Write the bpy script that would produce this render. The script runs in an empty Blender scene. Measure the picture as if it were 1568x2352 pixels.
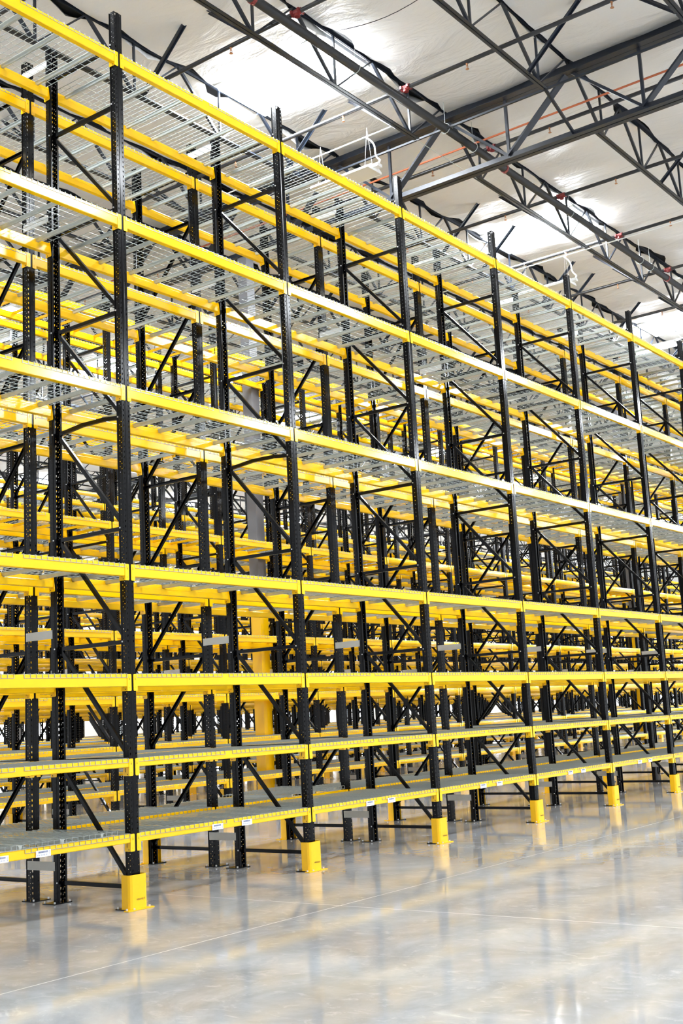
import bpy, math, random
from mathutils import Vector, Matrix, noise
random.seed(7)
SC = bpy.context.scene
COL = SC.collection
PI = math.pi

# ------------------------------------------------------------------ measures (metres)
BAY = 2.515           # upright to upright
XO = -0.011
DEPTH = 1.06          # frame depth
ROWB = 1.385          # second row of a back to back pair starts here
PAIR = 5.78           # pair to pair
LEVELS = [0.648, 1.306, 2.062, 3.074, 4.792, 6.514, 8.244]
BEAM_H = [0.076, 0.076, 0.113, 0.113, 0.116, 0.116, 0.116]
POST_H = 8.69
ORD = ("first second third fourth fifth sixth seventh eighth ninth tenth eleventh twelfth thirteenth fourteenth fifteenth sixteenth "
       "seventeenth eighteenth nineteenth twentieth twenty-first twenty-second twenty-third twenty-fourth twenty-fifth twenty-sixth "
       "twenty-seventh twenty-eighth twenty-ninth thirtieth thirty-first thirty-second thirty-third thirty-fourth thirty-fifth "
       "thirty-sixth thirty-seventh thirty-eighth thirty-ninth fortieth").split()
ROWN = ["nearest"] + ORD[1:12]
LEVN = ["lowest", "second", "third", "fourth", "fifth", "sixth", "top"]

# ------------------------------------------------------------------ camera
F_PX, YAW, PITCH, ROLL = 2718.845, 0.6399, 0.1709, -0.0526
CAM = Vector((-3.0074 * BAY, -3.224 * BAY, 0.6283 * BAY))
d = Vector((math.cos(PITCH) * math.cos(YAW), math.cos(PITCH) * math.sin(YAW), math.sin(PITCH)))
r = d.cross(Vector((0, 0, 1))).normalized()
u = r.cross(d)
R2 = r * math.cos(ROLL) + u * math.sin(ROLL)
U2 = -r * math.sin(ROLL) + u * math.cos(ROLL)
cam = bpy.data.cameras.new('camera')
cam.sensor_width = 36
cam.lens = F_PX / 2352 * 36
cam.clip_end = 300
camo = bpy.data.objects.new('camera', cam)
M = Matrix((R2, U2, -d)).transposed().to_4x4()
M.translation = CAM
camo.matrix_world = M
COL.objects.link(camo)
SC.camera = camo


def view(p, m=0):
    """depth of a place if it lies in the frame, else None (used only to decide what is worth building)"""
    v = Vector(p) - CAM
    z = v.dot(d)
    if z < 0.5:
        return None
    x = 784 + F_PX * v.dot(R2) / z
    y = 1176 - F_PX * v.dot(U2) / z
    if -m < x < 1568 + m and -m < y < 2352 + m:
        return z
    return None


def seen(pts, m=0):
    return any(view(p, m) for p in pts)


def line(p, q, n=12):
    p, q = Vector(p), Vector(q)
    return [p + (q - p) * (i / n) for i in range(n + 1)]


# ------------------------------------------------------------------ materials
def mat(name, color, rough=0.5, metal=0.0, spec=0.5, build=None):
    m = bpy.data.materials.new(name)
    m.use_nodes = True
    nt = m.node_tree
    b = nt.nodes['Principled BSDF']
    b.inputs['Base Color'].default_value = (*color, 1)
    b.inputs['Roughness'].default_value = rough
    b.inputs['Metallic'].default_value = metal
    b.inputs['Specular IOR Level'].default_value = spec
    if build:
        build(nt, b)
    return m


def N(nt, t, **kw):
    n = nt.nodes.new(t)
    for k, v in kw.items():
        setattr(n, k, v)
    return n


def vary(c2, scale=6.0, fac=0.5, rough=None, coord='Object', bump=0.0):
    """mottle between the base colour and c2 with noise"""
    def f(nt, b):
        tc = N(nt, 'ShaderNodeTexCoord')
        nz = N(nt, 'ShaderNodeTexNoise')
        nz.inputs['Scale'].default_value = scale
        nz.inputs['Detail'].default_value = 3
        nt.links.new(tc.outputs[coord], nz.inputs['Vector'])
        mx = N(nt, 'ShaderNodeMix', data_type='RGBA')
        mx.inputs['A'].default_value = b.inputs['Base Color'].default_value
        mx.inputs['B'].default_value = (*c2, 1)
        mr = N(nt, 'ShaderNodeMapRange')
        mr.inputs['From Min'].default_value = 0.35
        mr.inputs['From Max'].default_value = 0.7
        mr.inputs['To Max'].default_value = fac
        nt.links.new(nz.outputs['Fac'], mr.inputs['Value'])
        nt.links.new(mr.outputs['Result'], mx.inputs['Factor'])
        nt.links.new(mx.outputs['Result'], b.inputs['Base Color'])
        if bump:
            bp = N(nt, 'ShaderNodeBump')
            bp.inputs['Strength'].default_value = bump
            nt.links.new(nz.outputs['Fac'], bp.inputs['Height'])
            nt.links.new(bp.outputs['Normal'], b.inputs['Normal'])
    return f


YEL = mat('yellow_paint', (1.0, 0.59, 0.002), 0.15, build=vary((1.0, 0.56, 0.001), 5, 0.5))
PROT = mat('safety_yellow_paint', (0.99, 0.55, 0.004), 0.2, build=vary((0.99, 0.57, 0.005), 3, 0.4))
BLK = mat('black_rack_paint', (0.0018, 0.0018, 0.0026), 0.15, spec=0.2, build=vary((0.004, 0.0035, 0.003), 9, 0.6))
GAL = mat('galvanised_steel', (0.56, 0.60, 0.58), 0.38, 0.55, build=vary((0.46, 0.51, 0.50), 25, 0.7))
WIRE = mat('galvanised_wire', (0.40, 0.44, 0.43), 0.33, 0.6)
SPAC = mat('spacer_plate_zinc', (0.52, 0.52, 0.49), 0.5, 0.25, build=vary((0.45, 0.46, 0.44), 8, 0.6))
BOLT = mat('zinc_bolt', (0.75, 0.75, 0.75), 0.3, 0.7)
DARK = mat('slot_shadow_black', (0.01, 0.01, 0.01), 0.8)
STEEL = mat('roof_steel_primer', (0.010, 0.016, 0.028), 0.38, spec=0.4, build=vary((0.022, 0.020, 0.020), 4, 0.6))
PIPE = mat('black_pipe', (0.018, 0.018, 0.02), 0.32, build=vary((0.03, 0.03, 0.032), 6, 0.5))
RED = mat('red_coupling', (0.22, 0.02, 0.018), 0.45)
ORG = mat('orange_pipe_plastic', (0.5, 0.13, 0.05), 0.45)
BRASS = mat('brass_sprinkler', (0.45, 0.22, 0.11), 0.4, 0.6)
WHITE = mat('white_enamel', (0.86, 0.86, 0.85), 0.35)
LABEL = mat('white_label_paper', (0.85, 0.85, 0.88), 0.5)
INK = mat('blue_grey_ink', (0.16, 0.18, 0.3), 0.6)
INKB = mat('black_ink', (0.05, 0.035, 0.01), 0.6)
COLG = mat('grey_column_paint', (0.145, 0.145, 0.155), 0.45, build=vary((0.12, 0.12, 0.13), 3, 0.6))
DECK = mat('dark_roof_deck', (0.02, 0.02, 0.02), 0.8)
WALLM = mat('white_wall_paint', (0.75, 0.74, 0.72), 0.6, build=vary((0.68, 0.67, 0.66), 0.4, 0.6))


def emis(name, col, s):
    m = bpy.data.materials.new(name)
    m.use_nodes = True
    nt = m.node_tree
    nt.nodes.clear()
    e = N(nt, 'ShaderNodeEmission')
    e.inputs['Color'].default_value = (*col, 1)
    e.inputs['Strength'].default_value = s
    o = N(nt, 'ShaderNodeOutputMaterial')
    nt.links.new(e.outputs[0], o.inputs[0])
    return m


SKY_E = emis('daylight_through_skylight', (0.90, 0.95, 1.0), 60)
WIN_E = emis('daylight_window', (0.93, 0.97, 1.0), 6)
LAMP_E = emis('fluorescent_tubes', (1, 0.99, 0.97), 45)


def insul(nt, b):
    tc = N(nt, 'ShaderNodeTexCoord')
    # long soft wrinkles of the facing sheet
    mp = N(nt, 'ShaderNodeMapping')
    mp.inputs['Scale'].default_value = (1.3, 0.5, 1)
    nt.links.new(tc.outputs['Object'], mp.inputs['Vector'])
    nz = N(nt, 'ShaderNodeTexNoise')
    nz.inputs['Scale'].default_value = 1.6
    nz.inputs['Detail'].default_value = 6
    nz.inputs['Roughness'].default_value = 0.55
    nz.inputs['Distortion'].default_value = 0.7
    nt.links.new(mp.outputs[0], nz.inputs['Vector'])
    bp = N(nt, 'ShaderNodeBump')
    bp.inputs['Strength'].default_value = 0.55
    bp.inputs['Distance'].default_value = 0.12
    nt.links.new(nz.outputs['Fac'], bp.inputs['Height'])
    nt.links.new(bp.outputs['Normal'], b.inputs['Normal'])
    # taped seams every 1.43 m
    sx = N(nt, 'ShaderNodeSeparateXYZ')
    nt.links.new(tc.outputs['Object'], sx.inputs[0])
    md = N(nt, 'ShaderNodeMath', operation='PINGPONG')
    md.inputs[1].default_value = 1.43
    nt.links.new(sx.outputs['X'], md.inputs[0])
    lt = N(nt, 'ShaderNodeMath', operation='LESS_THAN')
    lt.inputs[1].default_value = 0.006
    nt.links.new(md.outputs[0], lt.inputs[0])
    mx = N(nt, 'ShaderNodeMix', data_type='RGBA')
    mx.inputs['A'].default_value = (0.78, 0.77, 0.75, 1)
    mx.inputs['B'].default_value = (0.55, 0.54, 0.52, 1)
    nt.links.new(lt.outputs[0], mx.inputs['Factor'])
    nt.links.new(mx.outputs['Result'], b.inputs['Base Color'])


INSUL = mat('white_vinyl_insulation', (0.78, 0.77, 0.75), 0.42, build=insul)


def concrete(nt, b):
    tc = N(nt, 'ShaderNodeTexCoord')

    def noise_(scale, det, dist=0, rough=0.5, vec=None):
        n = N(nt, 'ShaderNodeTexNoise')
        n.inputs['Scale'].default_value = scale
        n.inputs['Detail'].default_value = det
        n.inputs['Distortion'].default_value = dist
        n.inputs['Roughness'].default_value = rough
        nt.links.new(vec or tc.outputs['Object'], n.inputs['Vector'])
        return n.outputs['Fac']

    def ramp(src, pts):
        rp = N(nt, 'ShaderNodeValToRGB')
        e = rp.color_ramp.elements
        e[0].position, e[0].color = pts[0][0], (*pts[0][1], 1)
        e[1].position, e[1].color = pts[-1][0], (*pts[-1][1], 1)
        for p, c in pts[1:-1]:
            k = e.new(p)
            k.color = (*c, 1)
        nt.links.new(src, rp.inputs[0])
        return rp.outputs[0]
    base = ramp(noise_(0.9, 10, 0.5, 0.68), [(0.30, (0.24, 0.24, 0.24)), (0.46, (0.315, 0.318, 0.326)), (0.60, (0.385, 0.395, 0.41)), (0.78, (0.47, 0.485, 0.505))])
    tan = ramp(noise_(0.7, 7, 0.4, 0.6), [(0.5, (0, 0, 0)), (0.72, (1, 1, 1))])
    m1 = N(nt, 'ShaderNodeMix', data_type='RGBA')
    m1.inputs['B'].default_value = (0.38, 0.345, 0.285, 1)
    nt.links.new(base, m1.inputs['A'])
    s1 = N(nt, 'ShaderNodeMath', operation='MULTIPLY')
    s1.inputs[1].default_value = 0.35
    nt.links.new(tan, s1.inputs[0])
    nt.links.new(s1.outputs[0], m1.inputs['Factor'])
    # light trowel flecks
    mp = N(nt, 'ShaderNodeMapping')
    mp.inputs['Scale'].default_value = (1, 0.6, 1)
    mp.inputs['Rotation'].default_value = (0, 0, 0.5)
    nt.links.new(tc.outputs['Object'], mp.inputs['Vector'])
    fl = ramp(noise_(7, 6, 1.5, 0.7, mp.outputs[0]), [(0.55, (0, 0, 0)), (0.75, (1, 1, 1))])
    m2 = N(nt, 'ShaderNodeMix', data_type='RGBA')
    m2.inputs['B'].default_value = (0.62, 0.62, 0.61, 1)
    s2 = N(nt, 'ShaderNodeMath', operation='MULTIPLY')
    s2.inputs[1].default_value = 0.45
    nt.links.new(fl, s2.inputs[0])
    nt.links.new(m1.outputs['Result'], m2.inputs['A'])
    nt.links.new(s2.outputs[0], m2.inputs['Factor'])
    # filled control joints, a grid 4.39 m apart
    sx = N(nt, 'ShaderNodeSeparateXYZ')
    nt.links.new(tc.outputs['Object'], sx.inputs[0])
    masks = []
    for ax, off, w in (('X', 0.73, 0.0065), ('Y', -1.70, 0.0075)):
        a = N(nt, 'ShaderNodeMath', operation='SUBTRACT')
        a.inputs[1].default_value = off - 439.0
        nt.links.new(sx.outputs[ax], a.inputs[0])
        p = N(nt, 'ShaderNodeMath', operation='PINGPONG')
        p.inputs[1].default_value = 2.195
        nt.links.new(a.outputs[0], p.inputs[0])
        l = N(nt, 'ShaderNodeMath', operation='LESS_THAN')
        l.inputs[1].default_value = w
        nt.links.new(p.outputs[0], l.inputs[0])
        masks.append(l.outputs[0])
    mm = N(nt, 'ShaderNodeMath', operation='MAXIMUM')
    nt.links.new(masks[0], mm.inputs[0])
    nt.links.new(masks[1], mm.inputs[1])
    m3 = N(nt, 'ShaderNodeMix', data_type='RGBA')
    m3.inputs['B'].default_value = (0.62, 0.62, 0.61, 1)
    nt.links.new(m2.outputs['Result'], m3.inputs['A'])
    nt.links.new(mm.outputs[0], m3.inputs['Factor'])
    nt.links.new(m3.outputs['Result'], b.inputs['Base Color'])
    rr = N(nt, 'ShaderNodeMapRange')
    rr.inputs['From Min'].default_value = 0.3
    rr.inputs['From Max'].default_value = 0.7
    rr.inputs['To Min'].default_value = 0.06
    rr.inputs['To Max'].default_value = 0.10
    nt.links.new(noise_(1.6, 5, 0.5), rr.inputs['Value'])
    nt.links.new(rr.outputs['Result'], b.inputs['Roughness'])
    bp = N(nt, 'ShaderNodeBump')
    bp.inputs['Strength'].default_value = 0.003
    bp.inputs['Distance'].default_value = 0.02
    nt.links.new(noise_(3.0, 4), bp.inputs['Height'])
    nt.links.new(bp.outputs['Normal'], b.inputs['Normal'])


CONC = mat('polished_concrete', (0.45, 0.44, 0.42), 0.12, spec=0.38, build=concrete)


# ------------------------------------------------------------------ mesh building
class MB:
    def __init__(s, *mats):
        s.v, s.f, s.mi, s.mats = [], [], [], list(mats)

    def slot(s, m):
        if m not in s.mats:
            s.mats.append(m)
        return s.mats.index(m)

    def add(s, vs, fs, m=None):
        k = s.slot(m) if m else 0
        n = len(s.v)
        s.v += [tuple(p) for p in vs]
        s.f += [tuple(n + i for i in f) for f in fs]
        s.mi += [k] * len(fs)

    def box(s, a, b, m=None):
        x0, y0, z0 = a
        x1, y1, z1 = b
        s.add([(x0, y0, z0), (x1, y0, z0), (x1, y1, z0), (x0, y1, z0), (x0, y0, z1), (x1, y0, z1), (x1, y1, z1), (x0, y1, z1)],
              [(0, 3, 2, 1), (4, 5, 6, 7), (0, 1, 5, 4), (1, 2, 6, 5), (2, 3, 7, 6), (3, 0, 4, 7)], m)

    def bar(s, p, q, w, h, up=(0, 0, 1), m=None, n=4):
        """bar of section w x h between p and q"""
        p, q = Vector(p), Vector(q)
        t = (q - p).normalized()
        a = t.cross(Vector(up))
        if a.length < 1e-4:
            a = t.cross(Vector((1, 0, 0)))
        a.normalize()
        c = a.cross(t)
        if n == 4:
            ring = [(-w / 2, -h / 2), (w / 2, -h / 2), (w / 2, h / 2), (-w / 2, h / 2)]
        else:
            ring = [(w / 2 * math.cos(2 * PI * i / n), h / 2 * math.sin(2 * PI * i / n)) for i in range(n)]
        vs = [e + a * i + c * j for e in (p, q) for i, j in ring]
        fs = [(i, (i + 1) % n, n + (i + 1) % n, n + i) for i in range(n)]
        fs += [tuple(range(n - 1, -1, -1)), tuple(range(n, 2 * n))]
        s.add(vs, fs, m)

    def tube(s, pts, rad, n=8, m=None):
        pts = [Vector(p) for p in pts]
        vs, fs = [], []
        a = None
        for i, p in enumerate(pts):
            t = (pts[min(i + 1, len(pts) - 1)] - pts[max(i - 1, 0)]).normalized()
            if a is None:
                a = t.cross(Vector((0, 0, 1)))
                if a.length < 1e-3:
                    a = t.cross(Vector((1, 0, 0)))
            a = (a - t * a.dot(t)).normalized()
            c = t.cross(a)
            vs += [p + (a * math.cos(2 * PI * k / n) + c * math.sin(2 * PI * k / n)) * rad for k in range(n)]
            if i:
                o = (i - 1) * n
                fs += [(o + k, o + (k + 1) % n, o + n + (k + 1) % n, o + n + k) for k in range(n)]
        o = (len(pts) - 1) * n
        fs += [tuple(range(n - 1, -1, -1)), tuple(range(o, o + n))]
        s.add(vs, fs, m)

    def prism(s, poly, x0, x1, m=None):
        """(y,z) outline extruded along x"""
        n = len(poly)
        s.add([(x0, y, z) for y, z in poly] + [(x1, y, z) for y, z in poly],
              [(i, (i + 1) % n, n + (i + 1) % n, n + i) for i in range(n)] + [tuple(range(n - 1, -1, -1)), tuple(range(n, 2 * n))], m)

    def merge(s, o, mtx=None):
        n = len(s.v)
        s.v += [tuple(mtx @ Vector(p)) for p in o.v] if mtx else o.v
        s.f += [tuple(n + i for i in f) for f in o.f]
        ks = [s.slot(m) for m in o.mats]
        s.mi += [ks[i] for i in o.mi]

    def mesh(s, name, smooth=False):
        me = bpy.data.meshes.new(name)
        me.from_pydata(s.v, [], s.f)
        for m in s.mats:
            me.materials.append(m)
        me.polygons.foreach_set('material_index', s.mi)
        if smooth:
            me.polygons.foreach_set('use_smooth', [True] * len(s.f))
        me.update()
        return me


def tag(o, label=None, cat=None, group=None, kind=None):
    if label:
        n = len(label.replace(',', ' ').split())
        assert 4 <= n <= 16, (n, label)
        o['label'] = label
    if cat:
        o['category'] = cat
    if group:
        o['group'] = group
    if kind:
        o['kind'] = kind
    return o


def obj(name, me, parent=None, loc=None, rz=0):
    o = bpy.data.objects.new(name, me)
    COL.objects.link(o)
    if parent:
        o.parent = parent
    if loc is not None:
        o.location = loc
    if rz:
        o.rotation_euler = (0, 0, rz)
    return o


def empty(name, loc, rz=0):
    o = bpy.data.objects.new(name, None)
    o.empty_display_size = 0.1
    COL.objects.link(o)
    o.location = loc
    o.rotation_euler = (0, 0, rz)
    return o


def text_mesh(txt, size, m, name):
    cu = bpy.data.curves.new(name, 'FONT')
    cu.body = txt
    cu.size = size
    cu.align_x = 'CENTER'
    cu.align_y = 'CENTER'
    cu.resolution_u = 2
    cu.extrude = 0.0004
    t = bpy.data.objects.new(name, cu)
    COL.objects.link(t)
    bpy.context.view_layer.update()
    me = bpy.data.meshes.new_from_object(t.evaluated_get(bpy.context.evaluated_depsgraph_get()))
    bpy.data.objects.remove(t)
    me.materials.clear()
    me.materials.append(m)
    mb = MB(m)
    # stand the lettering up in the xz plane, facing -y
    mb.add([(v.co.x, -v.co.z, v.co.y) for v in me.vertices], [tuple(p.vertices) for p in me.polygons], m)
    return mb


# ------------------------------------------------------------------ rack components
PW, PD, PITCHH = 0.101, 0.075, 0.0508


def holed_strip(mb, P, ulo, uhi, zlo, n, shape, phase):
    """a strip between ulo and uhi of n cells of one hole each; P(u, z) gives the point"""
    uc = (ulo + uhi) / 2
    for k in range(n):
        z0 = zlo + k * PITCHH
        zc = z0 + PITCHH * phase
        hole = [(uc + a, zc + b) for a, b in shape]      # starts at top, clockwise: top, right..., bottom, left...
        h = len(hole) // 2
        outer = [(ulo, z0), (uhi, z0), (uhi, z0 + PITCHH), (ulo, z0 + PITCHH)]
        vs = [P(*q) for q in outer + hole + [(uc, z0), (uc, z0 + PITCHH)]]
        H = len(hole)
        b_, t_ = 4 + H, 5 + H
        right = [b_, 1, 2, t_] + [4 + i for i in range(0, h + 1)]
        left = [t_, 3, 0, b_] + [4 + i for i in range(h, H)] + [4]
        mb.add(vs, [tuple(right), tuple(left)])


TEAR = [(0, .0115), (.0062, .008), (.0066, .002), (.003, -.011), (0, -.0125), (-.003, -.011), (-.0066, .002), (-.0062, .008)]
DOT = [(0, .0042), (.0036, .0022), (.0036, -.0022), (0, -.0042), (-.0036, -.0022), (-.0036, .0022)]


def post_mb():
    mb = MB(BLK)
    n = int(POST_H / PITCHH)
    H = n * PITCHH
    x = PW / 2
    rib = 0.016
    # front web: two columns of teardrops and a pressed centre
    holed_strip(mb, lambda a, z: (a, 0, z), -x, -rib, 0, n, TEAR, 0.5)
    holed_strip(mb, lambda a, z: (a, 0, z), rib, x, 0, n, TEAR, 0.5)
    mb.add([(-rib, 0, 0), (-.011, -.004, 0), (.011, -.004, 0), (rib, 0, 0), (-rib, 0, H), (-.011, -.004, H), (.011, -.004, H), (rib, 0, H)],
           [(0, 1, 5, 4), (1, 2, 6, 5), (2, 3, 7, 6)])
    # sides: two staggered columns of small holes, then the folded lip
    for sx in (-1, 1):
        holed_strip(mb, lambda a, z: (sx * x, a, z), 0.0, 0.026, 0, n, DOT, 0.3)
        holed_strip(mb, lambda a, z: (sx * x, a, z), 0.026, 0.048, 0, n, DOT, 0.75)
        p = [(sx * x, .048), (sx * (x - .008), .053), (sx * (x - .008), .066), (sx * x, .071), (sx * x, PD), (sx * (x - .02), PD), (sx * (x - .02), PD - .008)]
        for (a0, b0), (a1, b1) in zip(p, p[1:]):
            mb.add([(a0, b0, 0), (a1, b1, 0), (a1, b1, H), (a0, b0, H)], [(0, 1, 2, 3)])
    return mb


def bolt(mb, x, y, z, axis='z', rad=.009, h=.016):
    a = {'z': (0, 0, h), 'x': (h, 0, 0), '-x': (-h, 0, 0), 'y': (0, h, 0), '-y': (0, -h, 0)}[axis]
    mb.bar((x, y, z), (x + a[0], y + a[1], z + a[2]), rad * 2, rad * 2, m=BOLT, n=6, up=(0, 1, 0) if axis == 'z' else (0, 0, 1))


def foot_mb():
    """foot plate of the aisle post, post axis at origin, frame inside towards +y"""
    mb = MB(BLK)
    mb.box((-.125, -.035, 0), (.085, .135, .009))
    for x, y in ((-.108, -.018), (.068, -.018), (-.108, .118), (.068, .118)):
        bolt(mb, x, y, .009)
    return mb


HZ = [.187, 1.30, 2.362, 3.422, 4.487, 5.546, 6.60, 7.692, 8.335]


def channel_bar(mb, p, q, w=.038, h=.030):
    """C section brace, open side facing +x"""
    p, q = Vector(p), Vector(q)
    t = (q - p).normalized()
    c = Vector((1, 0, 0))
    a = t.cross(c).normalized()
    pr = [(-h / 2, w / 2), (-h / 2, -w / 2), (h / 2, -w / 2), (h / 2, -w / 2 + .003), (-h / 2 + .003, -w / 2 + .003), (-h / 2 + .003, w / 2 - .003), (h / 2, w / 2 - .003), (h / 2, w / 2)]
    vs = [e + c * i + a * j for e in (p, q) for i, j in pr]
    n = 8
    mb.add(vs, [(i, (i + 1) % n, n + (i + 1) % n, n + i) for i in range(n)] + [tuple(range(n - 1, -1, -1)), tuple(range(n, 2 * n))])


def hbrace_mb():
    mb = MB(BLK)
    channel_bar(mb, (0, .022, 0), (0, DEPTH - .022, 0))
    bolt(mb, -PW / 2, .055, 0, '-x', .008, .007)
    bolt(mb, -PW / 2, DEPTH - .055, 0, '-x', .008, .007)
    return mb


def bent_brace_mb():
    mb = MB(BLK)
    pts = [(0, .022, 0), (0, .30, .030), (0, .62, .034), (0, DEPTH - .022, -.006)]
    for a, b in zip(pts, pts[1:]):
        channel_bar(mb, a, b)
    bolt(mb, -PW / 2, .055, 0, '-x', .008, .007)
    bolt(mb, -PW / 2, DEPTH - .055, 0, '-x', .008, .007)
    return mb


def dbrace_mb():
    mb = MB(BLK)
    channel_bar(mb, (0, .03, .0), (0, DEPTH - .045, HZ[3] - HZ[2] + .045))
    return mb


POST = post_mb()
ROT = Matrix.Translation((0, DEPTH, 0)) @ Matrix.Rotation(PI, 4, 'Z')
me_post = POST.mesh('upright_post')
me_foot = foot_mb().mesh('foot_plate')
me_h = hbrace_mb().mesh('horizontal_brace')
me_hb = bent_brace_mb().mesh('bent_brace')
me_d = dbrace_mb().mesh('diagonal_brace')
footr = MB(BLK)                       # inner foot: plate reaches under the frame
footr.box((-.125, -.100, 0), (.085, .07, .009))
for x_, y_ in ((-.108, -.084), (.068, -.084), (-.108, .054), (.068, .054)):
    bolt(footr, x_, y_, .009)
me_footr = footr.mesh('foot_plate_inner')


def build_frame(loc, rz, bent=False):
    t = empty('upright_frame', loc, rz)
    obj('upright_post', me_post, t)
    obj('upright_post', me_post, t, (0, DEPTH, 0), PI)
    f = obj('foot_plate', me_foot, t)
    f2 = obj('foot_plate', me_footr, t, (0, DEPTH, 0))
    for i, z in enumerate(HZ):
        obj('horizontal_brace', me_hb if (bent and i == 4) else me_h, t, (0, 0, z))
    for z in HZ[:7]:
        obj('diagonal_brace', me_d, t, (0, 0, z))
    return t


whole = MB(BLK)
whole.merge(POST)
whole.merge(POST, ROT)
whole.merge(foot_mb())
whole.merge(footr, Matrix.Translation((0, DEPTH, 0)))
for z in HZ:
    whole.merge(hbrace_mb(), Matrix.Translation((0, 0, z)))
for z in HZ[:7]:
    whole.merge(dbrace_mb(), Matrix.Translation((0, 0, z)))
me_whole = whole.mesh('upright_frame')


# beam: local origin at left post centre, aisle face plane, top of beam
def beam_bar(h):
    mb = MB(YEL)
    c = .005
    poly = [(-.006 + c, 0), (-.006, -c), (-.006, -h + c), (-.006 + c, -h), (.054 - c, -h), (.054, -h + c), (.054, -.046), (.050, -.042), (.034, -.041), (.034, -c), (.030, 0)]
    mb.prism(poly[::-1], .060, BAY - .060)
    return mb


def conn_mb(side):
    """bracket: a leg on the post face and a leg along the post side"""
    mb = MB(YEL)
    s = 1 if side == 'L' else -1
    X = lambda v: v * s if s == 1 else BAY - v
    def bx(x0, x1, y0, y1, z0, z1, m=None):
        a, b = sorted((X(x0), X(x1)))
        mb.box((a, y0, z0), (b, y1, z1), m)
    # front leg with clipped corners
    ol = [(.013, -.008), (.019, 0), (.062, 0), (.062, -.152), (.019, -.152), (.013, -.144)]
    vs = [(X(x), -.011, z) for x, z in ol] + [(X(x), -.007, z) for x, z in ol]
    fs = [(0, 1, 2, 3, 4, 5), (11, 10, 9, 8, 7, 6)] + [(i, (i + 1) % 6, 6 + (i + 1) % 6, 6 + i) for i in range(6)]
    mb.add(vs, fs)
    # side leg
    ol = [(-.008, 0), (.052, -.0), (.058, -.02), (.072, -.128), (.072, -.145), (.066, -.152), (-.008, -.152)]
    vs = [(X(.057), y, z) for y, z in ol] + [(X(.061), y, z) for y, z in ol]
    n = len(ol)
    fs = [tuple(range(n)), tuple(range(2 * n - 1, n - 1, -1))] + [(i, (i + 1) % n, n + (i + 1) % n, n + i) for i in range(n)]
    mb.add(vs, fs)
    # rivets, slot and pin
    for z in (-.045,):
        bx(.033, .037, -.0122, -.010, z - .008, z + .008, DARK)
    for z in (-.028, -.122):
        bx(.031, .041, -.0135, -.010, z - .006, z + .006)
    bx(.0615, .0622, .036, .042, -.118, -.082, DARK)
    bx(.0615, .0622, .010, .020, -.142, -.132, DARK)
    return mb


me_bar = {h: beam_bar(h).mesh('beam_bar') for h in set(BEAM_H)}
me_cL, me_cR = conn_mb('L').mesh('end_connector'), conn_mb('R').mesh('end_connector')
beam_all = {}
for h in set(BEAM_H):
    b_ = beam_bar(h)
    b_.merge(conn_mb('L'))
    b_.merge(conn_mb('R'))
    beam_all[h] = b_
me_beam_all = {h: b.mesh('load_beam') for h, b in beam_all.items()}


def simple_beam(h):
    b = MB(YEL)
    poly = [(-.006, 0), (-.006, -h), (.054, -h), (.054, -.042), (.034, -.042), (.034, 0)]
    b.prism(poly[::-1], .060, BAY - .060)
    for s in (0, 1):
        x0, x1 = (.013, .062) if s == 0 else (BAY - .062, BAY - .013)
        b.box((x0, -.011, -.152), (x1, -.007, 0))
        x0, x1 = (.057, .061) if s == 0 else (BAY - .061, BAY - .057)
        b.box((x0, -.008, -.152), (x1, .07, 0))
    return b


# wire deck: origin at the deck's middle in x, at the aisle face plane, top of beam
DW = 18 * .0635
WY0, WY1 = -.0095, DEPTH + .0095


def deck_wires(lod=0):
    mb = MB(WIRE)
    w = .0042
    zt = .0054
    for i in range(19):
        x = -DW / 2 + i * .0635
        mb.bar((x, WY0, zt), (x, WY1, zt), w, w)
        mb.bar((x, WY0, zt), (x, WY0, -.030), w, w, up=(1, 0, 0))
        mb.bar((x, WY1, zt), (x, WY1, -.030), w, w, up=(1, 0, 0))
    ys = [.012 + k * .1036 for k in range(11)]
    for y in ys:
        mb.bar((-DW / 2 - .004, y, .0022), (DW / 2 + .004, y, .0022), .0036, .0036)
    for y in (WY0 - .001, WY1 + .001):
        mb.bar((-DW / 2 - .004, y, -.030), (DW / 2 + .004, y, -.030), .0036, .0036)
    return mb


def deck_channel():
    mb = MB(GAL)
    y0, y1 = .036, DEPTH - .036
    pr = [(-.024, -.0022), (-.024, -.006), (-.017, -.010), (-.013, -.036), (-.006, -.0405), (.006, -.0405), (.013, -.036), (.017, -.010), (.024, -.006), (.024, -.0022)]
    n = len(pr)
    mb.add([(x, y0, z) for x, z in pr] + [(x, y1, z) for x, z in pr],
           [(i, (i + 1) % n, n + (i + 1) % n, n + i) for i in range(n)] + [tuple(range(n)), tuple(range(2 * n - 1, n - 1, -1))])
    return mb


CHX = (-.435, 0, .435)
me_wires = deck_wires().mesh('wire_mesh')
me_chan = deck_channel().mesh('support_channel')
_y = deck_channel()
_y.mats = [YEL]
me_chan_y = _y.mesh('yellow_channel')
deck_all = deck_wires()
for cx in CHX:
    deck_all.merge(deck_channel(), Matrix.Translation((cx, 0, 0)))
me_deck_all = deck_all.mesh('wire_deck')
DKX = (.630, 1.880)


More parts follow.
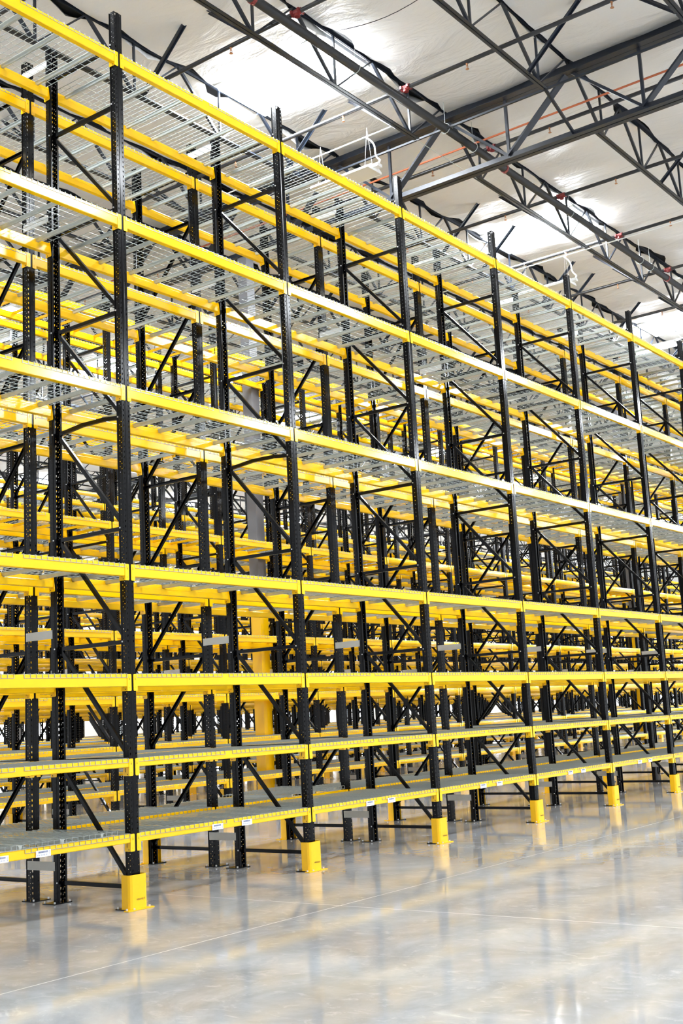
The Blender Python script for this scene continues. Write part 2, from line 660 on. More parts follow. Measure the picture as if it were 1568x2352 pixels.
def prot_mb():
    """column guard: folded plate with rounded corners on a foot plate"""
    mb = MB(PROT)
    H = .300
    xl, xr, yf, yb = -.124, .086, -.056, .052
    path = [(xl, yb), (xl, yf + .03), (xl + .009, yf + .009), (xl + .03, yf), (xr - .03, yf), (xr - .009, yf + .009), (xr, yf + .03), (xr, yb)]
    inn = []
    cx, cy = (xl + xr) / 2, .0
    t = .007
    inn = [(xl + t, yb), (xl + t, yf + .032), (xl + .013, yf + .014), (xl + .032, yf + t), (xr - .032, yf + t), (xr - .013, yf + .014), (xr - t, yf + .032), (xr - t, yb)]
    n = len(path)
    vs = [(x, y, z) for z in (.0, H) for x, y in path] + [(x, y, z) for z in (.0, H) for x, y in inn]
    fs = []
    for i in range(n - 1):
        fs.append((i, i + 1, n + i + 1, n + i))
        fs.append((2 * n + i + 1, 2 * n + i, 3 * n + i, 3 * n + i + 1))
        fs.append((n + i, n + i + 1, 3 * n + i + 1, 3 * n + i))
    fs.append((0, n, 3 * n, 2 * n))
    fs.append((n - 1, 3 * n - 1, 4 * n - 1, 2 * n - 1))
    mb.add(vs, fs)
    mb.box((xl - .05, yf - .030, .001), (xr + .05, yf + .030, .010))
    for x, y in ((xl - .03, yf + .012), (xl + .03, yf - .018), (xr + .03, yf + .012)):
        bolt(mb, x, y, .010, h=.014)
    return mb


me_prot = prot_mb().mesh('post_protector')
logo = MB(INKB)
logo.merge(text_mesh('HMANLIT', .0235, INKB, 'logo_text'))
me_logo = logo.mesh('printed_logo')

sp = MB(SPAC)
sp.box((-.056, 0, -.041), (-.0525, .40, .041))
for y_, z_ in ((.017, -.030), (.017, .030), (.383, -.030), (.383, .030)):
    sp.box((-.0568, y_ - .0045, z_ - .0045), (-.0558, y_ + .0045, z_ + .0045), DARK)
    bolt(sp, -.056, y_, z_, '-x', .004, .002)
me_sp = sp.mesh('row_spacer')
SPZ = [.335, 2.508, 6.785, 8.515]

# shelf location label with bar code
lb = MB(LABEL)
lb.box((0, -.0018, 0), (.152, 0, .054))
rnd = random.Random(3)
x_ = .024
while x_ < .120:
    w_ = rnd.choice((.0012, .002, .003))
    lb.box((x_, -.0026, .032), (x_ + w_, -.0017, .047), INK)
    x_ += w_ + rnd.choice((.0012, .002))
lb.merge(text_mesh('P16  04  02  01', .0165, INK, 'label_text'), Matrix.Translation((.066, -.0022, .016)))
lb.box((.1385, -.0026, .014), (.1405, -.0017, .046), INK)
lbd = MB(LABEL)
lbd.merge(lb)
lb.add([(.136, -.0027, .040), (.143, -.0027, .040), (.1395, -.0027, .049)], [(0, 1, 2)], INK)
lbd.add([(.136, -.0027, .016), (.1395, -.0027, .007), (.143, -.0027, .016)], [(0, 1, 2)], INK)
me_label = lb.mesh('shelf_label')
me_label_down = lbd.mesh('shelf_label_down')


# ------------------------------------------------------------------ lay the racks out
XMAX = 30
rows = []            # (row number, base y, flipped, first index, last index)
for P_ in range(6):
    for s_ in (0, 1):
        y0 = P_ * PAIR + (ROWB if s_ else 0)
        idx = [i for i in range(-3, XMAX) if any(view((i * BAY + XO + fx * BAY, y0 + dy, z)) for fx in (0, .35, .7, 1) for dy in (0, DEPTH) for z in (.0, .65, 1.3, 2.06, 3.07, 4.8, 6.5, 8.2))]
        rows.append((P_ * 2 + s_, P_, y0, s_, idx[0], idx[-1]))

beams, decks, spacers = [], [], []
for (rn, P_, y0, s_, b0, b1) in rows:
    rowname = ROWN[rn] + ' rack row'
    fs_ = [i for i in range(b0, b1 + 2) if seen([(i * BAY + XO, y0 + dy, z) for dy in (0, DEPTH) for z in (0, 1, 2, 3, 4, 5, 6, 7, 8, POST_H)])]
    for i in range(b0, b1 + 2):
        x = i * BAY + XO
        if i in fs_:
            on, gd = ORD[fs_.index(i)], ORD[fs_.index(i)]
            lab = 'black perforated upright frame, %s from the left in the %s' % (on, rowname)
            plab = 'yellow steel guard at the foot of the %s upright from left, %s' % (on, rowname)
            slab = 'grey spacer plate, %%s of four up the %s upright behind the %s' % (on, rowname)
        else:
            on = 'left' if i < fs_[0] else 'right'
            lab = 'black perforated upright frame just outside the picture at the %s end, %s' % (on, rowname)
            plab = 'yellow steel guard at the upright just outside the picture, %s end, %s' % (on, rowname)
            slab = 'grey spacer plate, %%s of four, just outside the picture, %s end, %s' % (on, rowname)
        loc, rz = ((x, y0, 0), 0) if s_ == 0 else ((x, y0 + DEPTH, 0), PI)
        if s_:
            loc = (x, y0 + DEPTH, 0)
        if P_ < 2:
            f = build_frame(loc, rz, bent=(rn == 0 and i in (0, 1)))
        else:
            f = obj('upright_frame', me_whole, None, loc, rz)
        tag(f, lab, 'rack frame', 'black upright frames of the racks')
        p = obj('post_protector', me_prot, None, loc, rz)
        if P_ < 2:
            lg = obj('printed_logo', me_logo, p, (.002, -.0568, .088))
            lg['label'] = 'small black printed maker lettering'
        tag(p, plab, 'column guard', 'yellow guards around the aisle uprights')
        if s_ == 0:
            for k, z in enumerate(SPZ):
                spacers.append(((x, y0 + 1.035, z), slab % ORD[k]))
    for i in range(b0, b1 + 1):
        x = i * BAY + XO
        for L, z in enumerate(LEVELS):
            for side in (0, 1):
                loc = (x, y0, z) if side == 0 else (x + BAY, y0 + DEPTH, z)
                mid = (x + BAY / 2, y0 + side * DEPTH, z)
                dist = (Vector(mid) - CAM).length
                inview = any(view((x + BAY * f, mid[1], z), 5) for f in (0, .25, .5, .75, 1))
                beams.append((0 if inview else 1, dist, loc, PI * side, BEAM_H[L],
                              'yellow load beam, %s level, %s bay from left, %s side of the %s' % (LEVN[L], ORD[i - b0], ('near', 'far')[side], rowname),
                              rn, i, L, side))
            for k, dx in enumerate(DKX):
                mid = Vector((x + dx, y0 + DEPTH / 2, z))
                jx = random.uniform(-.008, .008)
                inview = any(view((x + dx + f, y0 + g, z), 5) for f in (-.5, 0, .5) for g in (0, DEPTH))
                decks.append((0 if inview else 1, (mid - CAM).length, (x + dx + jx, y0, z),
                              'galvanised wire deck, %s half of %s bay, %s level, %s' % (('left', 'right')[k], ORD[i - b0], LEVN[L], rowname),
                              rn, i, L, k))

beams.sort(key=lambda t: (t[0], t[1]))
decks.sort(key=lambda t: (t[0], t[1]))
spacers.sort(key=lambda t: (Vector(t[0]) - CAM).length)

for (_, dist, loc, rz, h, lab, rn, i, L, side) in beams[:300]:
    b = empty('load_beam', loc, rz)
    tag(b, lab, 'beam', 'yellow load beams of the racks')
    obj('beam_bar', me_bar[h], b)
    obj('end_connector', me_cL, b)
    obj('end_connector', me_cR, b)
    if L == 0 and side == 0 and rn == 0:
        for lx in (.985, 1.408):
            q = obj('location_label', me_label_down if lx < 1 else me_label, b, (lx, -.0128, -.077))
            q['label'] = 'white bar code label'
for (_, dist, loc, lab, rn, i, L, k) in decks[:300]:
    ry = 0
    if (rn, i, L, k) == (0, -1, 0, 0):        # these two sit on top of the beam instead of over it
        loc = (loc[0] - .03, loc[1], loc[2] + .038)
    if (rn, i, L, k) == (1, 1, 0, 1):
        loc = (loc[0] - .02, loc[1], loc[2] + .034)
        ry = -.020
    b = empty('wire_deck', loc)
    b.rotation_euler = (0, ry, 0)
    tag(b, lab, 'wire deck', 'wire decks on the rack levels')
    obj('wire_mesh', me_wires, b)
    for cx in CHX:
        obj('support_channel', me_chan_y if rn == 2 else me_chan, b, (cx, 0, 0))
for loc, lab in spacers[:300]:
    s = obj('row_spacer', me_sp, None, loc)
    tag(s, lab, 'spacer plate', 'grey row spacers between back to back racks')


def bulk(name, items, lab, cat):
    """everything too far away to count, as one object"""
    import numpy as np
    V, Fl, Fs, Mi = [], [], [], []
    mats = []
    off = 0
    cache = {}
    for key, mb, loc, rz in items:
        if key not in cache:
            a = np.array(mb.v, dtype=np.float32)
            fl = np.array([i for f in mb.f for i in f], dtype=np.int32)
            fs = np.array([len(f) for f in mb.f], dtype=np.int32)
            for m in mb.mats:
                if m not in mats:
                    mats.append(m)
            mi = np.array([mats.index(mb.mats[k]) for k in mb.mi], dtype=np.int32)
            cache[key] = (a, fl, fs, mi)
        a, fl, fs, mi = cache[key]
        if rz:
            a = a * np.array([-1, -1, 1], dtype=np.float32)
        V.append(a + np.array(loc, dtype=np.float32))
        Fl.append(fl + off)
        Fs.append(fs)
        Mi.append(mi)
        off += len(a)
    V, Fl, Fs, Mi = map(np.concatenate, (V, Fl, Fs, Mi))
    me = bpy.data.meshes.new(name)
    me.vertices.add(len(V))
    me.vertices.foreach_set('co', V.ravel())
    me.loops.add(len(Fl))
    me.loops.foreach_set('vertex_index', Fl)
    me.polygons.add(len(Fs))
    st = np.concatenate(([0], np.cumsum(Fs)[:-1])).astype(np.int32)
    me.polygons.foreach_set('loop_start', st)
    me.polygons.foreach_set('material_index', Mi)
    for m in mats:
        me.materials.append(m)
    me.update(calc_edges=True)
    o = obj(name, me)
    tag(o, lab, cat, None, 'stuff')
    return o


def lite_deck(GAL=GAL):
    """far deck: same outline, wires without hidden ends"""
    mb = MB(WIRE)
    w = .0042
    for i in range(19):
        x = -DW / 2 + i * .0635
        mb.bar((x, WY0, .0062), (x, WY1, .0062), w, w)
        for y in (WY0, WY1):
            mb.add([(x - w / 2, y, .006), (x + w / 2, y, .006), (x + w / 2, y, -.030), (x - w / 2, y, -.030)], [(0, 1, 2, 3)])
    for k in range(11):
        y = .012 + k * .1036
        mb.bar((-DW / 2, y, .0022), (DW / 2, y, .0022), .0044, .0044)
    for y in (WY0, WY1):
        mb.add([(-DW / 2, y, -.028), (DW / 2, y, -.028), (DW / 2, y, -.032), (-DW / 2, y, -.032)], [(0, 1, 2, 3)])
    for cx in CHX:
        c = .018
        mb.add([(cx - .022, .036, -.003), (cx + .022, .036, -.003), (cx + c * .6, .036, -.040), (cx - c * .6, .036, -.040),
                (cx - .022, DEPTH - .036, -.003), (cx + .022, DEPTH - .036, -.003), (cx + c * .6, DEPTH - .036, -.040), (cx - c * .6, DEPTH - .036, -.040)],
               [(0, 1, 2, 3), (7, 6, 5, 4), (1, 5, 6, 2), (2, 6, 7, 3), (3, 7, 4, 0)], GAL)
    return mb


sb = {h: simple_beam(h) for h in set(BEAM_H)}
ld = lite_deck()
ldy = lite_deck(YEL)
bulk('distant_load_beams', [(t[4], sb[t[4]], t[2], t[3]) for t in beams[300:]], 'yellow load beams of the rack rows far behind, too many to count', 'beams')
bulk('distant_wire_decks', [(('y', ldy) if t[4] == 2 else ('g', ld))[0:2] + (t[2], 0) for t in decks[300:]], 'grey wire decks of the rack rows far behind, too many to count', 'wire decks')
if spacers[300:]:
    bulk('distant_row_spacers', [(0, sp, t[0], 0) for t in spacers[300:]], 'grey spacer plates of the farthest rack rows, too many to count', 'spacer plates')

# a spare deck left lying on top of the lowest decks at the left
for (x, tilt, zz, lab) in ((-.80, 0, .036, 'loose wire deck lying tilted on the lowest shelf at the left edge of the picture'),):
    b = empty('wire_deck', (x, .0, LEVELS[0] + zz))
    b.rotation_euler = (0, -tilt * -1, 0)
    tag(b, lab, 'wire deck', 'wire decks on the rack levels')
    obj('wire_mesh', me_wires, b)
    for cx in CHX:
        obj('support_channel', me_chan, b, (cx, 0, 0))

# ------------------------------------------------------------------ building shell
XL, XR, YN, YF = -16.0, 84.0, -22.0, 37.5
ZD = 12.42
fl = MB(CONC)
fl.box((XL, YN, -.15), (XR, YF, 0))
tag(obj('floor', fl.mesh('floor')), 'polished grey concrete floor with pale joint lines', 'floor', None, 'structure')
wb = MB(WALLM)
wb.box((XL, YF, 0), (XR, YF + .25, ZD + .1))
tag(obj('wall_back', wb.mesh('wall_back')), 'white far wall behind all the racks', 'wall', None, 'structure')
wr = MB(WALLM)
wr.box((XR, YN, 0), (XR + .25, YF + .25, ZD + .1))
tag(obj('wall_right', wr.mesh('wall_right')), 'white end wall at the far right', 'wall', None, 'structure')
rd = MB(DECK)
rd.box((XL, YN, ZD), (XR, YF, ZD + .1))
tag(obj('ceiling', rd.mesh('ceiling')), 'dark roof deck above the white insulation', 'roof', None, 'structure')

wn = MB(WIN_E)
wn.box((0, -.02, 0), (2.7, 0, 2.75))
wf = MB(WALLM)
for a, b in (((-.08, -.05, 0), (0, 0, 2.83)), ((2.7, -.05, 0), (2.78, 0, 2.83)), ((0, -.05, 2.75), (2.7, 0, 2.83)), ((1.32, -.05, 0), (1.38, -.021, 2.75)), ((0, -.05, 1.1), (2.7, -.021, 1.15))):
    wf.box(a, b)
me_wn, me_wf = wn.mesh('window_glass'), wf.mesh('window_frame')
k = 0
xw = 8.0
while xw < XR - 4:
    if not seen([(xw + f, YF, z) for f in (0, 1.35, 2.7) for z in (.4, 1.5, 3)]):
        xw += 4.1
        continue
    w = obj('window_%d' % (k + 1), me_wn, None, (xw, YF - .005, .35))
    tag(w, 'bright daylight opening in the far wall, %s from the left' % ORD[k], 'window', 'bright openings in the far wall', 'structure')
    obj('window_frame', me_wf, w)
    k += 1
    xw += 4.1

# roof geometry
J0, JS = 2.067, 2.49           # joist lines
GX, GS = 9.875, 18.03          # girder lines
KMIN, KMAX = -6, 14
SKYL = []
for kx in range(-1, 9):
    for ky in (-9, -5, 0, 6, 12):
        SKYL.append((7.01 + 8.89 * kx + (0 if ky == 0 else 0), ky))


def insulation(k):
    y0, y1 = J0 + k * JS, J0 + (k + 1) * JS
    mb = MB(INSUL)
    dx = .22
    nx = int((XR - XL) / dx)
    fr = [0, .04, .12, .25, .42, .58, .75, .88, .96, 1]
    grid = []
    for i in range(nx + 1):
        x = XL + i * dx
        e0 = .035 + .34 * max(0, noise.noise((x * 1.3, k * 7.3, 0)) - .04) + .03 * max(0, noise.noise((x * 4.3, k * 3.1, 2)))
        e1 = .035 + .34 * max(0, noise.noise((x * 1.3, k * 7.3, 9)) - .04) + .03 * max(0, noise.noise((x * 4.3, k * 3.1, 5)))
        a, b = y0 + e0, y1 - e1
        # each blanket bellies between its fixings along x
        ph = ((x - .2) % 1.43) / 1.43
        belly = .035 * math.sin(PI * ph)
        drop = .015 + .32 * max(0, noise.noise((x * .75, k * 5.1, 6)) + .05)
        mb.v.append((x, a - .02 - .1 * drop, 12.36 - drop + .03 * noise.noise((x * 5, k, 7))))
        for t in fr:
            y = a + (b - a) * t
            sag = .07 * math.sin(PI * t) ** .7 if 0 < t < 1 else 0
            wr_ = .022 * noise.noise((x * .9, y * 2.2, 3.3)) + .01 * noise.noise((x * 3.1, y * 3.1, 1.3))
            curl = .03 * noise.noise((x * 2, y, 4)) - (.02 if t in (0, 1) else 0)
            mb.v.append((x, y, 12.37 - sag - belly * (1 if 0 < t < 1 else .6) + wr_ + curl))
    n = len(fr) + 1
    holes = [(sx, ky) for sx, ky in SKYL if ky == k]
    for i in range(nx):
        xc = XL + (i + .5) * dx
        if any(abs(xc - sx) < .56 for sx, ky in holes):
            continue
        for j in range(n - 1):
            mb.f.append((i * n + j, i * n + j + 1, (i + 1) * n + j + 1, (i + 1) * n + j))
            mb.mi.append(0)
    return mb


for k in range(KMIN, KMAX):
    o = obj('ceiling_insulation', insulation(k).mesh('ceiling_insulation', True))
    tag(o, 'white vinyl insulation blanket between roof joists, %s strip from the near side' % ORD[k - KMIN], 'ceiling', 'white insulation blankets', 'structure')

# skylights
sk = MB(SKY_E)
sk.box((-.61, -1.12, -.045), (.61, 1.12, .015))
skf = MB(WHITE)
for a, b in (((-.66, -1.17, .02), (-.62, 1.17, .09)), ((.62, -1.17, .02), (.66, 1.17, .09)), ((-.62, -1.17, .02), (.62, -1.13, .09)), ((-.62, 1.13, .02), (.62, 1.17, .09))):
    skf.box(a, b)
me_sk, me_skf = sk.mesh('skylight_lens'), skf.mesh('skylight_frame')
kxs = {}
def sky_seen(sx, ky, m=0):
    return seen([(sx + a, J0 + (ky + .5) * JS + b, 12.25) for a in (-.6, 0, .6) for b in (-1.1, 0, 1.1)], m)


sky_rows = [ky for ky in (-9, -5, 0, 6, 12) if any(k2 == ky and sky_seen(a, ky) for a, k2 in SKYL)]
for sx, ky in SKYL:
    y = J0 + (ky + .5) * JS
    if not (XL + 1 < sx < XR - 1 and YN + 1.5 < y < YF - 1.5):
        continue
    xs_ = sorted(a for a, k2 in SKYL if k2 == ky and sky_seen(a, ky))
    if sx in xs_:
        slab = 'glowing white skylight in the roof, %s from left in the %s skylight row from near' % (ORD[xs_.index(sx)], ORD[sky_rows.index(ky)])
    else:
        slab = 'white skylight in the roof outside the picture, lighting the hall'
    t = empty('skylight', (sx, y, 12.27))
    tag(t, slab, 'skylight', 'skylights in the roof')
    obj('lens', me_sk, t)
    obj('frame', me_skf, t)

# joists
NB = [1.2, 2.95, 4.9, 6.85, 8.8]


def joist_parts():
    """span from girder x=0 to x=GS; bottom chord z=11.40, top 12.28"""
    L = GS
    zb, zt = 11.425, 12.365
    top, bot = MB(STEEL), MB(STEEL)
    for s in (-1, 1):
        top.box((.02, s * .032 - .024, zt), (L - .02, s * .032 + .024, zt + .008))
        top.box((.02, s * .010 - .003, zt - .055), (L - .02, s * .010 + .003, zt))
        bot.box((1.0, s * .032 - .024, zb - .004), (L - 1.0, s * .032 + .024, zb + .004))
        bot.box((1.0, s * .010 - .003, zb), (L - 1.0, s * .010 + .003, zb + .055))
    nodes = NB + [L - v for v in reversed(NB[:4])]
    nodes = NB[:4] + [8.62 + .2] + [10.77, 12.72, 14.70, 16.83 - .0]
    webs = []
    tops = [0.12] + [(a + b) / 2 for a, b in zip(nodes, nodes[1:])] + [L - .12]
    for i, xn in enumerate(nodes):
        a = MB(STEEL)
        a.bar((tops[i], 0, zt - .02), (xn - .03, 0, zb + .03), .05, .045, up=(0, 1, 0))
        webs.append(a)
        a = MB(STEEL)
        a.bar((xn, 0, zb + .03), (xn, 0, zt - .02), .034, .034, up=(0, 1, 0))
        webs.append(a)
        a = MB(STEEL)
        a.bar((xn + .03, 0, zb + .03), (tops[i + 1], 0, zt - .02), .028, .032, up=(0, 1, 0))
        webs.append(a)
    return top, bot, webs


jt, jb, jw = joist_parts()
me_jt, me_jb = jt.mesh('top_chord'), jb.mesh('bottom_chord')
me_jw = [w.mesh('web_member') for w in jw]
jwa = MB(STEEL)
jwa.merge(jt)
jwa.merge(jb)
for w in jw:
    jwa.merge(w)
me_joist = jwa.mesh('roof_joist')
def joist_seen(span, k, m=0):
    x0 = GX + span * GS
    return seen(line((x0, J0 + k * JS, 11.42), (x0 + GS, J0 + k * JS, 11.42), 40) + line((x0, J0 + k * JS, 12.3), (x0 + GS, J0 + k * JS, 12.3), 40), m)


jlines = [k for k in range(KMIN, KMAX + 1) if any(joist_seen(sp_, k) for sp_ in range(-1, 4))]
for span in range(-1, 4):
    x0 = GX + span * GS
    for k in range(KMIN, KMAX + 1):
        y = J0 + k * JS
        if not (YN + .5 < y < YF - .5):
            continue
        sps = [sp_ for sp_ in range(-1, 4) if joist_seen(sp_, k)]
        if not joist_seen(span, k, 250):
            continue
        if span in sps:
            lab = 'dark steel roof joist, %s line from the near side, %s span from left' % (ORD[jlines.index(k)], ORD[sps.index(span)])
        else:
            lab = 'dark steel roof joist hidden just outside the picture edge'
        if -2 <= k <= 2 and span in (-1, 0):
            t = empty('roof_joist', (x0, y, 0))
            obj('top_chord', me_jt, t)
            obj('bottom_chord', me_jb, t)
            for m_ in me_jw:
                obj('web_member', m_, t)
        else:
            t = obj('roof_joist', me_joist, None, (x0, y, 0))
        tag(t, lab, 'roof joist', 'steel roof joists')

# girders along y
girder = MB(STEEL)
ylo, yhi = YN + .3, YF - .3


def g_chords():
    top, bot = MB(STEEL), MB(STEEL)
    # top chord: deep double angle; bottom chord likewise
    for s in (-1, 1):
        top.box((s * .014 - .005, ylo, 12.105), (s * .014 + .005, yhi, 12.29))
        top.box((s * .075 - .07, ylo, 12.10), (s * .075 + .07, yhi, 12.112))
        bot.box((s * .018 - .006, ylo, 10.97), (s * .018 + .006, yhi, 11.085))
        bot.box((s * .062 - .05, ylo, 10.955), (s * .062 + .05, yhi, 10.968))
    return top, bot


gt, gb = g_chords()
me_gt, me_gb = gt.mesh('top_chord'), gb.mesh('bottom_chord')
gdiag, gvert, gthin = MB(STEEL), MB(STEEL), MB(STEEL)
# local: between a joist seat at y=0 and the next at y=JS; bottom node at the middle
gd1, gd2, gv, gs = MB(STEEL), MB(STEEL), MB(STEEL), MB(STEEL)
for s in (-1, 1):
    gd1.bar((s * .035, .05, 12.12), (s * .035, JS / 2, 11.05), .035, .075, up=(1, 0, 0))
gd2.bar((0, JS / 2, 11.05), (0, JS - .05, 12.12), .05, .06, up=(1, 0, 0))
gv.bar((0, JS / 2, 11.05), (0, JS / 2, 12.12), .05, .045, up=(1, 0, 0))
me_gd1, me_gd2, me_gv = gd1.mesh('diagonal'), gd2.mesh('diagonal'), gv.mesh('vertical')
for gi in range(0, 5):
    x = GX + gi * GS
    if x > XR - 1:
        break
    t = empty('roof_girder', (x, 0, 0))
    tag(t, 'deep dark steel truss girder across the roof, %s from the left' % ORD[gi], 'roof girder', 'roof truss girders')
    obj('top_chord', me_gt, t)
    obj('bottom_chord', me_gb, t)
    for k in range(KMIN, KMAX):
        y = J0 + k * JS
        if y < ylo or y + JS > yhi:
            continue
        obj('diagonal', me_gd1, t, (0, y, 0))
        obj('diagonal', me_gd2, t, (0, y, 0))
        obj('vertical', me_gv, t, (0, y, 0))

st = MB(STEEL)
st.bar((8.87, 0, 11.43), (9.85, 0, 11.03), .05, .04, up=(0, 1, 0))
tag(obj('end_strut', st.mesh('end_strut'), None, (0, J0 - JS, 0)), 'short slanting strut from joist end down to girder bottom chord', 'strut')
st = MB(GAL)
st.tube([(8.90, 0, 11.41), (10.92, 0, 11.41)], .006, 6)
tag(obj('tie_rod', st.mesh('tie_rod'), None, (0, J0, 0)), 'thin tie rod joining two joist ends under the girder', 'rod')
st = MB(STEEL)
st.bar((9.22, -6.0, 11.62), (9.22, 14.0, 11.62), .035, .035)
tag(obj('bridging_angle', st.mesh('bridging_angle')), 'slim dark bridging angle crossing the joists near the girder', 'bridging')

# knee braces between joist pairs
kb1, kb2 = MB(STEEL), MB(STEEL)
for s, mb in ((1, kb1), (-1, kb2)):
    mb.bar((0, s * .02, 11.43), (0, s * 1.05, 12.34), .012, .07, up=(1, 0, 0))
    mb.bar((.035, s * .02, 11.43), (.035, s * 1.05, 12.34), .07, .010, up=(1, 0, 0))
me_kb = (kb1.mesh('brace'), kb2.mesh('brace'))
kbx = [-3.9, -.4, 4.69, 8.24, 13.6, 15.2, 18.19, 19.29, 22.2, 26.0, 31.6, 35.0, 41.0, 46.5]
def kb_seen(x, k, s):
    y = J0 + (k + s) * JS
    return seen(line((x, y, 11.43), (x, y + (1.05, -1.05)[s], 12.34), 4))


kbays = [k for k in range(-4, 9, 2) if any(kb_seen(x, k, s) for x in kbx for s in (0, 1))]
for k in kbays:
    for n_, x in enumerate(kbx):
        for s in (0, 1):
            y = J0 + (k + s) * JS
            if not kb_seen(x, k, s):
                continue
            n_ = [x2 for x2 in kbx if kb_seen(x2, k, s) and not (x2 == 15.2 and s == 0)].index(x) if not (x == 15.2 and s == 0) else 0
            if x == 15.2 and s == 0:
                continue
            if not YN + 2 < y < YF - 2:
                continue
            o = obj('joist_brace', me_kb[s], None, (x, y, 0))
            tag(o, 'slanting dark angle brace, %s from left, %s side of joist bay %s counting from nearest' % (ORD[n_], ('near', 'far')[s], ORD[kbays.index(k)]), 'brace', 'angle braces from joists to roof')

# sprinkler main, branches, heads, couplings
MY, MZ = 1.70, 11.64
mp = MB(PIPE)
mp.tube([(XL + 1, MY, MZ), (XR - 1, MY, MZ)], .072, 14)
tag(obj('sprinkler_main', mp.mesh('sprinkler_main', True)), 'thick black sprinkler main pipe running along the roof joists', 'pipe')
cl = MB(RED)
cl.tube([(-.028, 0, 0), (.028, 0, 0)], .084, 14)
for s in (-1, 1):
    cl.box((-.025, -.018, s * .082 - .016), (.025, .018, s * .082 + .016))
    bolt(cl, 0, 0, s * .1)
me_cl = cl.mesh('coupling')
for n_, x in enumerate((4.15, 11.35, 19.3, 27.3)):
    tag(obj('pipe_coupling', me_cl, None, (x, MY, MZ)), 'red grooved coupling around the thick sprinkler main, %s from left' % ORD[n_], 'pipe coupling', 'red couplings on the sprinkler main')
BX = [2.19, 5.03, 7.885, 10.73, 13.55, 16.36, 19.18, 22.0, 24.85, 27.7, 30.5, 33.3, 36.2, 39.0, 41.8, 44.6, 47.5]
br = MB(PIPE)
br.tube([(0, -18.5, 0), (0, 34, 0)], .036, 10)
me_br = br.mesh('branch_pipe', True)
tee = MB(RED)
tee.tube([(0, -.085, 0), (0, .085, 0)], .05, 12)
tee.tube([(0, 0, 0), (0, 0, -.07)], .045, 12)
for s in (-1, 1):
    tee.box((-.07, s * .065 - .018, -.025), (.07, s * .065 + .018, .025))
me_tee = tee.mesh('tee_fitting')
hd = MB(BRASS)
hd.tube([(0, 0, 0), (0, 0, -.035)], .014, 8)
hd.box((-.024, -.004, -.085), (-.018, .004, -.03))
hd.box((.018, -.004, -.085), (.024, .004, -.03))
hd.tube([(0, 0, -.085), (0, 0, -.09)], .03, 10)
hd.tube([(0, 0, .0), (0, 0, .03)], .022, 8)
me_hd = hd.mesh('sprinkler_head')
hangm = MB(GAL)
hangm.tube([(0, 0, 0), (0, 0, .50)], .004, 6)
hangm.tube([(0, .012 * 0 + .09 * math.cos(a), .09 * math.sin(a) - .08 * 0) for a in [2 * PI * i / 16 for i in range(17)]], .006, 6)
me_hang = hangm.mesh('pipe_hanger')
BX = [x for x in BX if seen(line((x, -18, 11.8), (x, 34, 11.8), 60))]
for n_, x in enumerate(BX):
    t = obj('sprinkler_branch', me_br, None, (x, 0, 11.80))
    tag(t, 'thin black sprinkler branch pipe crossing the joists, %s from the left' % ORD[n_], 'pipe', 'sprinkler branch pipes')
    f_ = obj('tee_fitting', me_tee, t, (0, MY - .10, 0))
    f_['label'] = 'red grooved tee on the main'
    for hy in range(-3, 10):
        y = .42 + 2.49 * hy
        q = obj('sprinkler_head', me_hd, t, (0, y, -.036))
        q['label'] = 'small brass sprinkler head'
for n_, x in enumerate([3.4, 6.6, 9.25, 10.2, 14.1, 17.7, 18.3, 22.5, 26]):
    o = obj('pipe_hanger', me_hang, None, (x, MY, MZ))
    tag(o, 'thin steel ring hanger holding the sprinkler main, %s from left' % ORD[n_], 'hanger', 'ring hangers of the sprinkler main')

op = MB(ORG)
op.tube([(10.33, -18, 11.78), (10.33, 34, 11.78)], .019, 8)
tag(obj('orange_pipe', op.mesh('orange_pipe', True)), 'thin orange plastic pipe running beside the roof girder', 'pipe')

# columns under the girders
cg = MB(COLG)
cg.box((-.115, -.115, 3.62), (.115, .115, 10.95))
cy = MB(YEL)
cy.box((-.118, -.118, .0), (.118, .118, 3.62))
cb = MB(YEL)
cb.box((-.21, -.16, 0), (.21, .16, .02))
cc = MB(STEEL)
cc.box((-.16, -.16, 10.93), (.16, .16, 10.953))
mes = [(n, b.mesh(n)) for n, b in (('shaft', cg), ('yellow_base', cy), ('base_plate', cb), ('cap_plate', cc))]
ncol = {}
for gi in range(0, 4):
    for cyy in (7.0, 24.34):
        x = GX + .015 + gi * GS
        if gi == 2 and cyy < 10:
            x = GX + .1 + gi * GS
        if not seen([(x, cyy, z) for z in range(11)]):
            continue
        ncol[cyy] = ncol.get(cyy, -1) + 1
        t = empty('roof_column', (x, cyy, 0))
        tag(t, 'square grey steel roof column with yellow foot, %s from left in the %s line' % (ORD[ncol[cyy]], 'near' if cyy < 10 else 'far'), 'column', 'steel roof columns')
        for n, me in mes:
            obj(n, me, t)

# hanging fluorescent lights, conduit and whips
lh = MB(WHITE)
lh.box((-.205, -.61, 0), (.205, .61, .028))
lh.add([(-.205, -.61, .028), (.205, -.61, .028), (.205, .61, .028), (-.205, .61, .028), (-.09, -.61, .095), (.09, -.61, .095), (.09, .61, .095), (-.09, .61, .095)],
       [(0, 1, 5, 4), (1, 2, 6, 5), (2, 3, 7, 6), (3, 0, 4, 7), (4, 5, 6, 7)])
lr = MB(WHITE)
for s in (-1, 1):
    lr.box((s * .205 - .006, -.61, -.012), (s * .205 + .006, .61, 0))
    lr.box((-.205, s * .61 - .006, -.012), (.205, s * .61 + .006, 0))
lbx = MB(WHITE)
lbx.box((-.06, -.72, .03), (.07, -.62, .085))
lbx.tube([(0, -.70, .085), (.01, -.72, .14)], .018, 8)
lw = MB(WHITE)
for s in (-1, 1):
    for q in (-1, 1):
        lw.tube([(s * .12, q * .5, .06), (0, q * .5, .80)], .0022, 5)
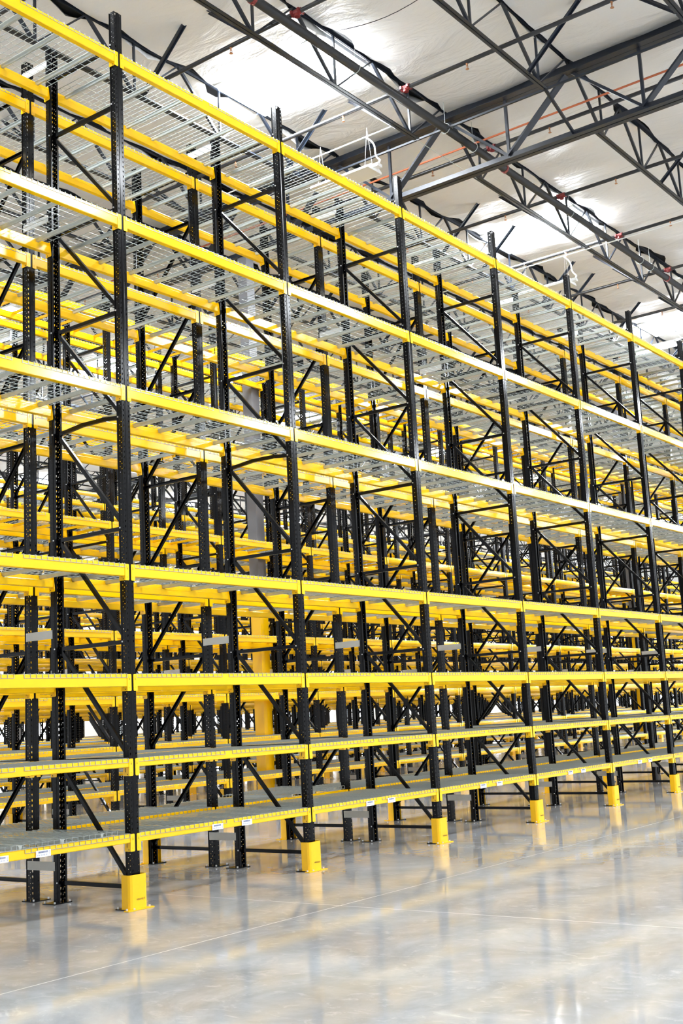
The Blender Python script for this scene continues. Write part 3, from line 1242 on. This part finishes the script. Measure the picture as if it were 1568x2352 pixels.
LOFF = mat('lamp_diffuser_unlit', (0.72, 0.70, 0.64), 0.4)
ld_on, ld_off = MB(LAMP_E), MB(LOFF)
for q in (ld_on, ld_off):
    q.box((-.195, -.60, -.006), (.195, .60, -.001))
m_lh, m_lr, m_lb, m_lw, m_on, m_off = lh.mesh('housing'), lr.mesh('rim'), lbx.mesh('junction_box'), lw.mesh('hanging_wire'), ld_on.mesh('diffuser'), ld_off.mesh('diffuser')
LX = [-7.0, .5, 7.91, 15.3, 21.3, 29.0, 37.0, 45.0]
for r_, y in enumerate((2.95, 12.4, 22.0)):
    lxs = [x for x in LX if seen([(x, y + a, 10.6) for a in (-.6, 0, .6)])]
    for n_, x in enumerate(lxs):
        t = empty('hanging_light', (x, y, 10.6))
        on = not (r_ == 0 and x < 20)
        tag(t, 'white hanging fluorescent fixture %s, %s from left in the %s line' % ('shining' if on else 'switched off', ORD[n_], ORD[r_]), 'ceiling light', 'hanging fluorescent lights')
        obj('housing', m_lh, t)
        obj('rim', m_lr, t)
        obj('junction_box', m_lb, t)
        obj('hanging_wire', m_lw, t)
        obj('diffuser', m_on if on else m_off, t)
for n_, (x, lx) in enumerate(((8.14, 7.91), (15.6, 15.3), (21.6, 21.3))):
    c = MB(WHITE)
    c.tube([(x, -1.6 if n_ else 2.10, 11.39), (x, 6.8, 11.39)], .013, 8)
    tag(obj('conduit', c.mesh('conduit', True)), 'thin white electrical conduit spanning the joists above the %s fixture' % ('nearer', 'middle', 'farther')[n_], 'conduit', 'white conduits')
    c = MB(WHITE)
    pts = []
    for i in range(11):
        t_ = i / 10
        pts.append((x + (lx + .01 - x) * t_ + .05 * math.sin(PI * t_), 2.62 - .40 * t_ - .04 * math.sin(PI * 2 * t_), 11.37 - (11.37 - 10.74) * t_))
    c.tube(pts, .014, 8)
    tag(obj('lamp_cord', c.mesh('lamp_cord', True)), 'white cord dropping from conduit to the %s hanging fixture' % ('nearer', 'middle', 'farther')[n_], 'cord', 'white lamp cords')
cbm = MB(PIPE)
pts = []
for i in range(25):
    t_ = i / 24
    pts.append((6.25 + .3 * math.sin(t_ * 5) * .3, 1.75 - 5.2 * t_, 12.14 - .10 * math.sin(PI * ((t_ * 3) % 1))))
cbm.tube(pts, .006, 6)
tag(obj('loose_cable', cbm.mesh('loose_cable', True)), 'thin dark cable sagging along the white ceiling', 'cable')

# ------------------------------------------------------------------ light
W = bpy.data.worlds.new('world')
SC.world = W
W.use_nodes = True
bg = W.node_tree.nodes['Background']
bg.inputs['Color'].default_value = (0.90, 0.955, 1.0, 1)
bg.inputs['Strength'].default_value = 0.5

vs = SC.view_settings
vs.view_transform = 'Standard'
vs.look = 'None'
vs.gamma = 1
vs.use_curve_mapping = False
vs.exposure = 1.2
SC.cycles.max_bounces = 8
SC.cycles.diffuse_bounces = 6
SC.cycles.glossy_bounces = 3
SC.cycles.transparent_max_bounces = 4
SC.cycles.sample_clamp_indirect = 8
SC.cycles.use_denoising = True
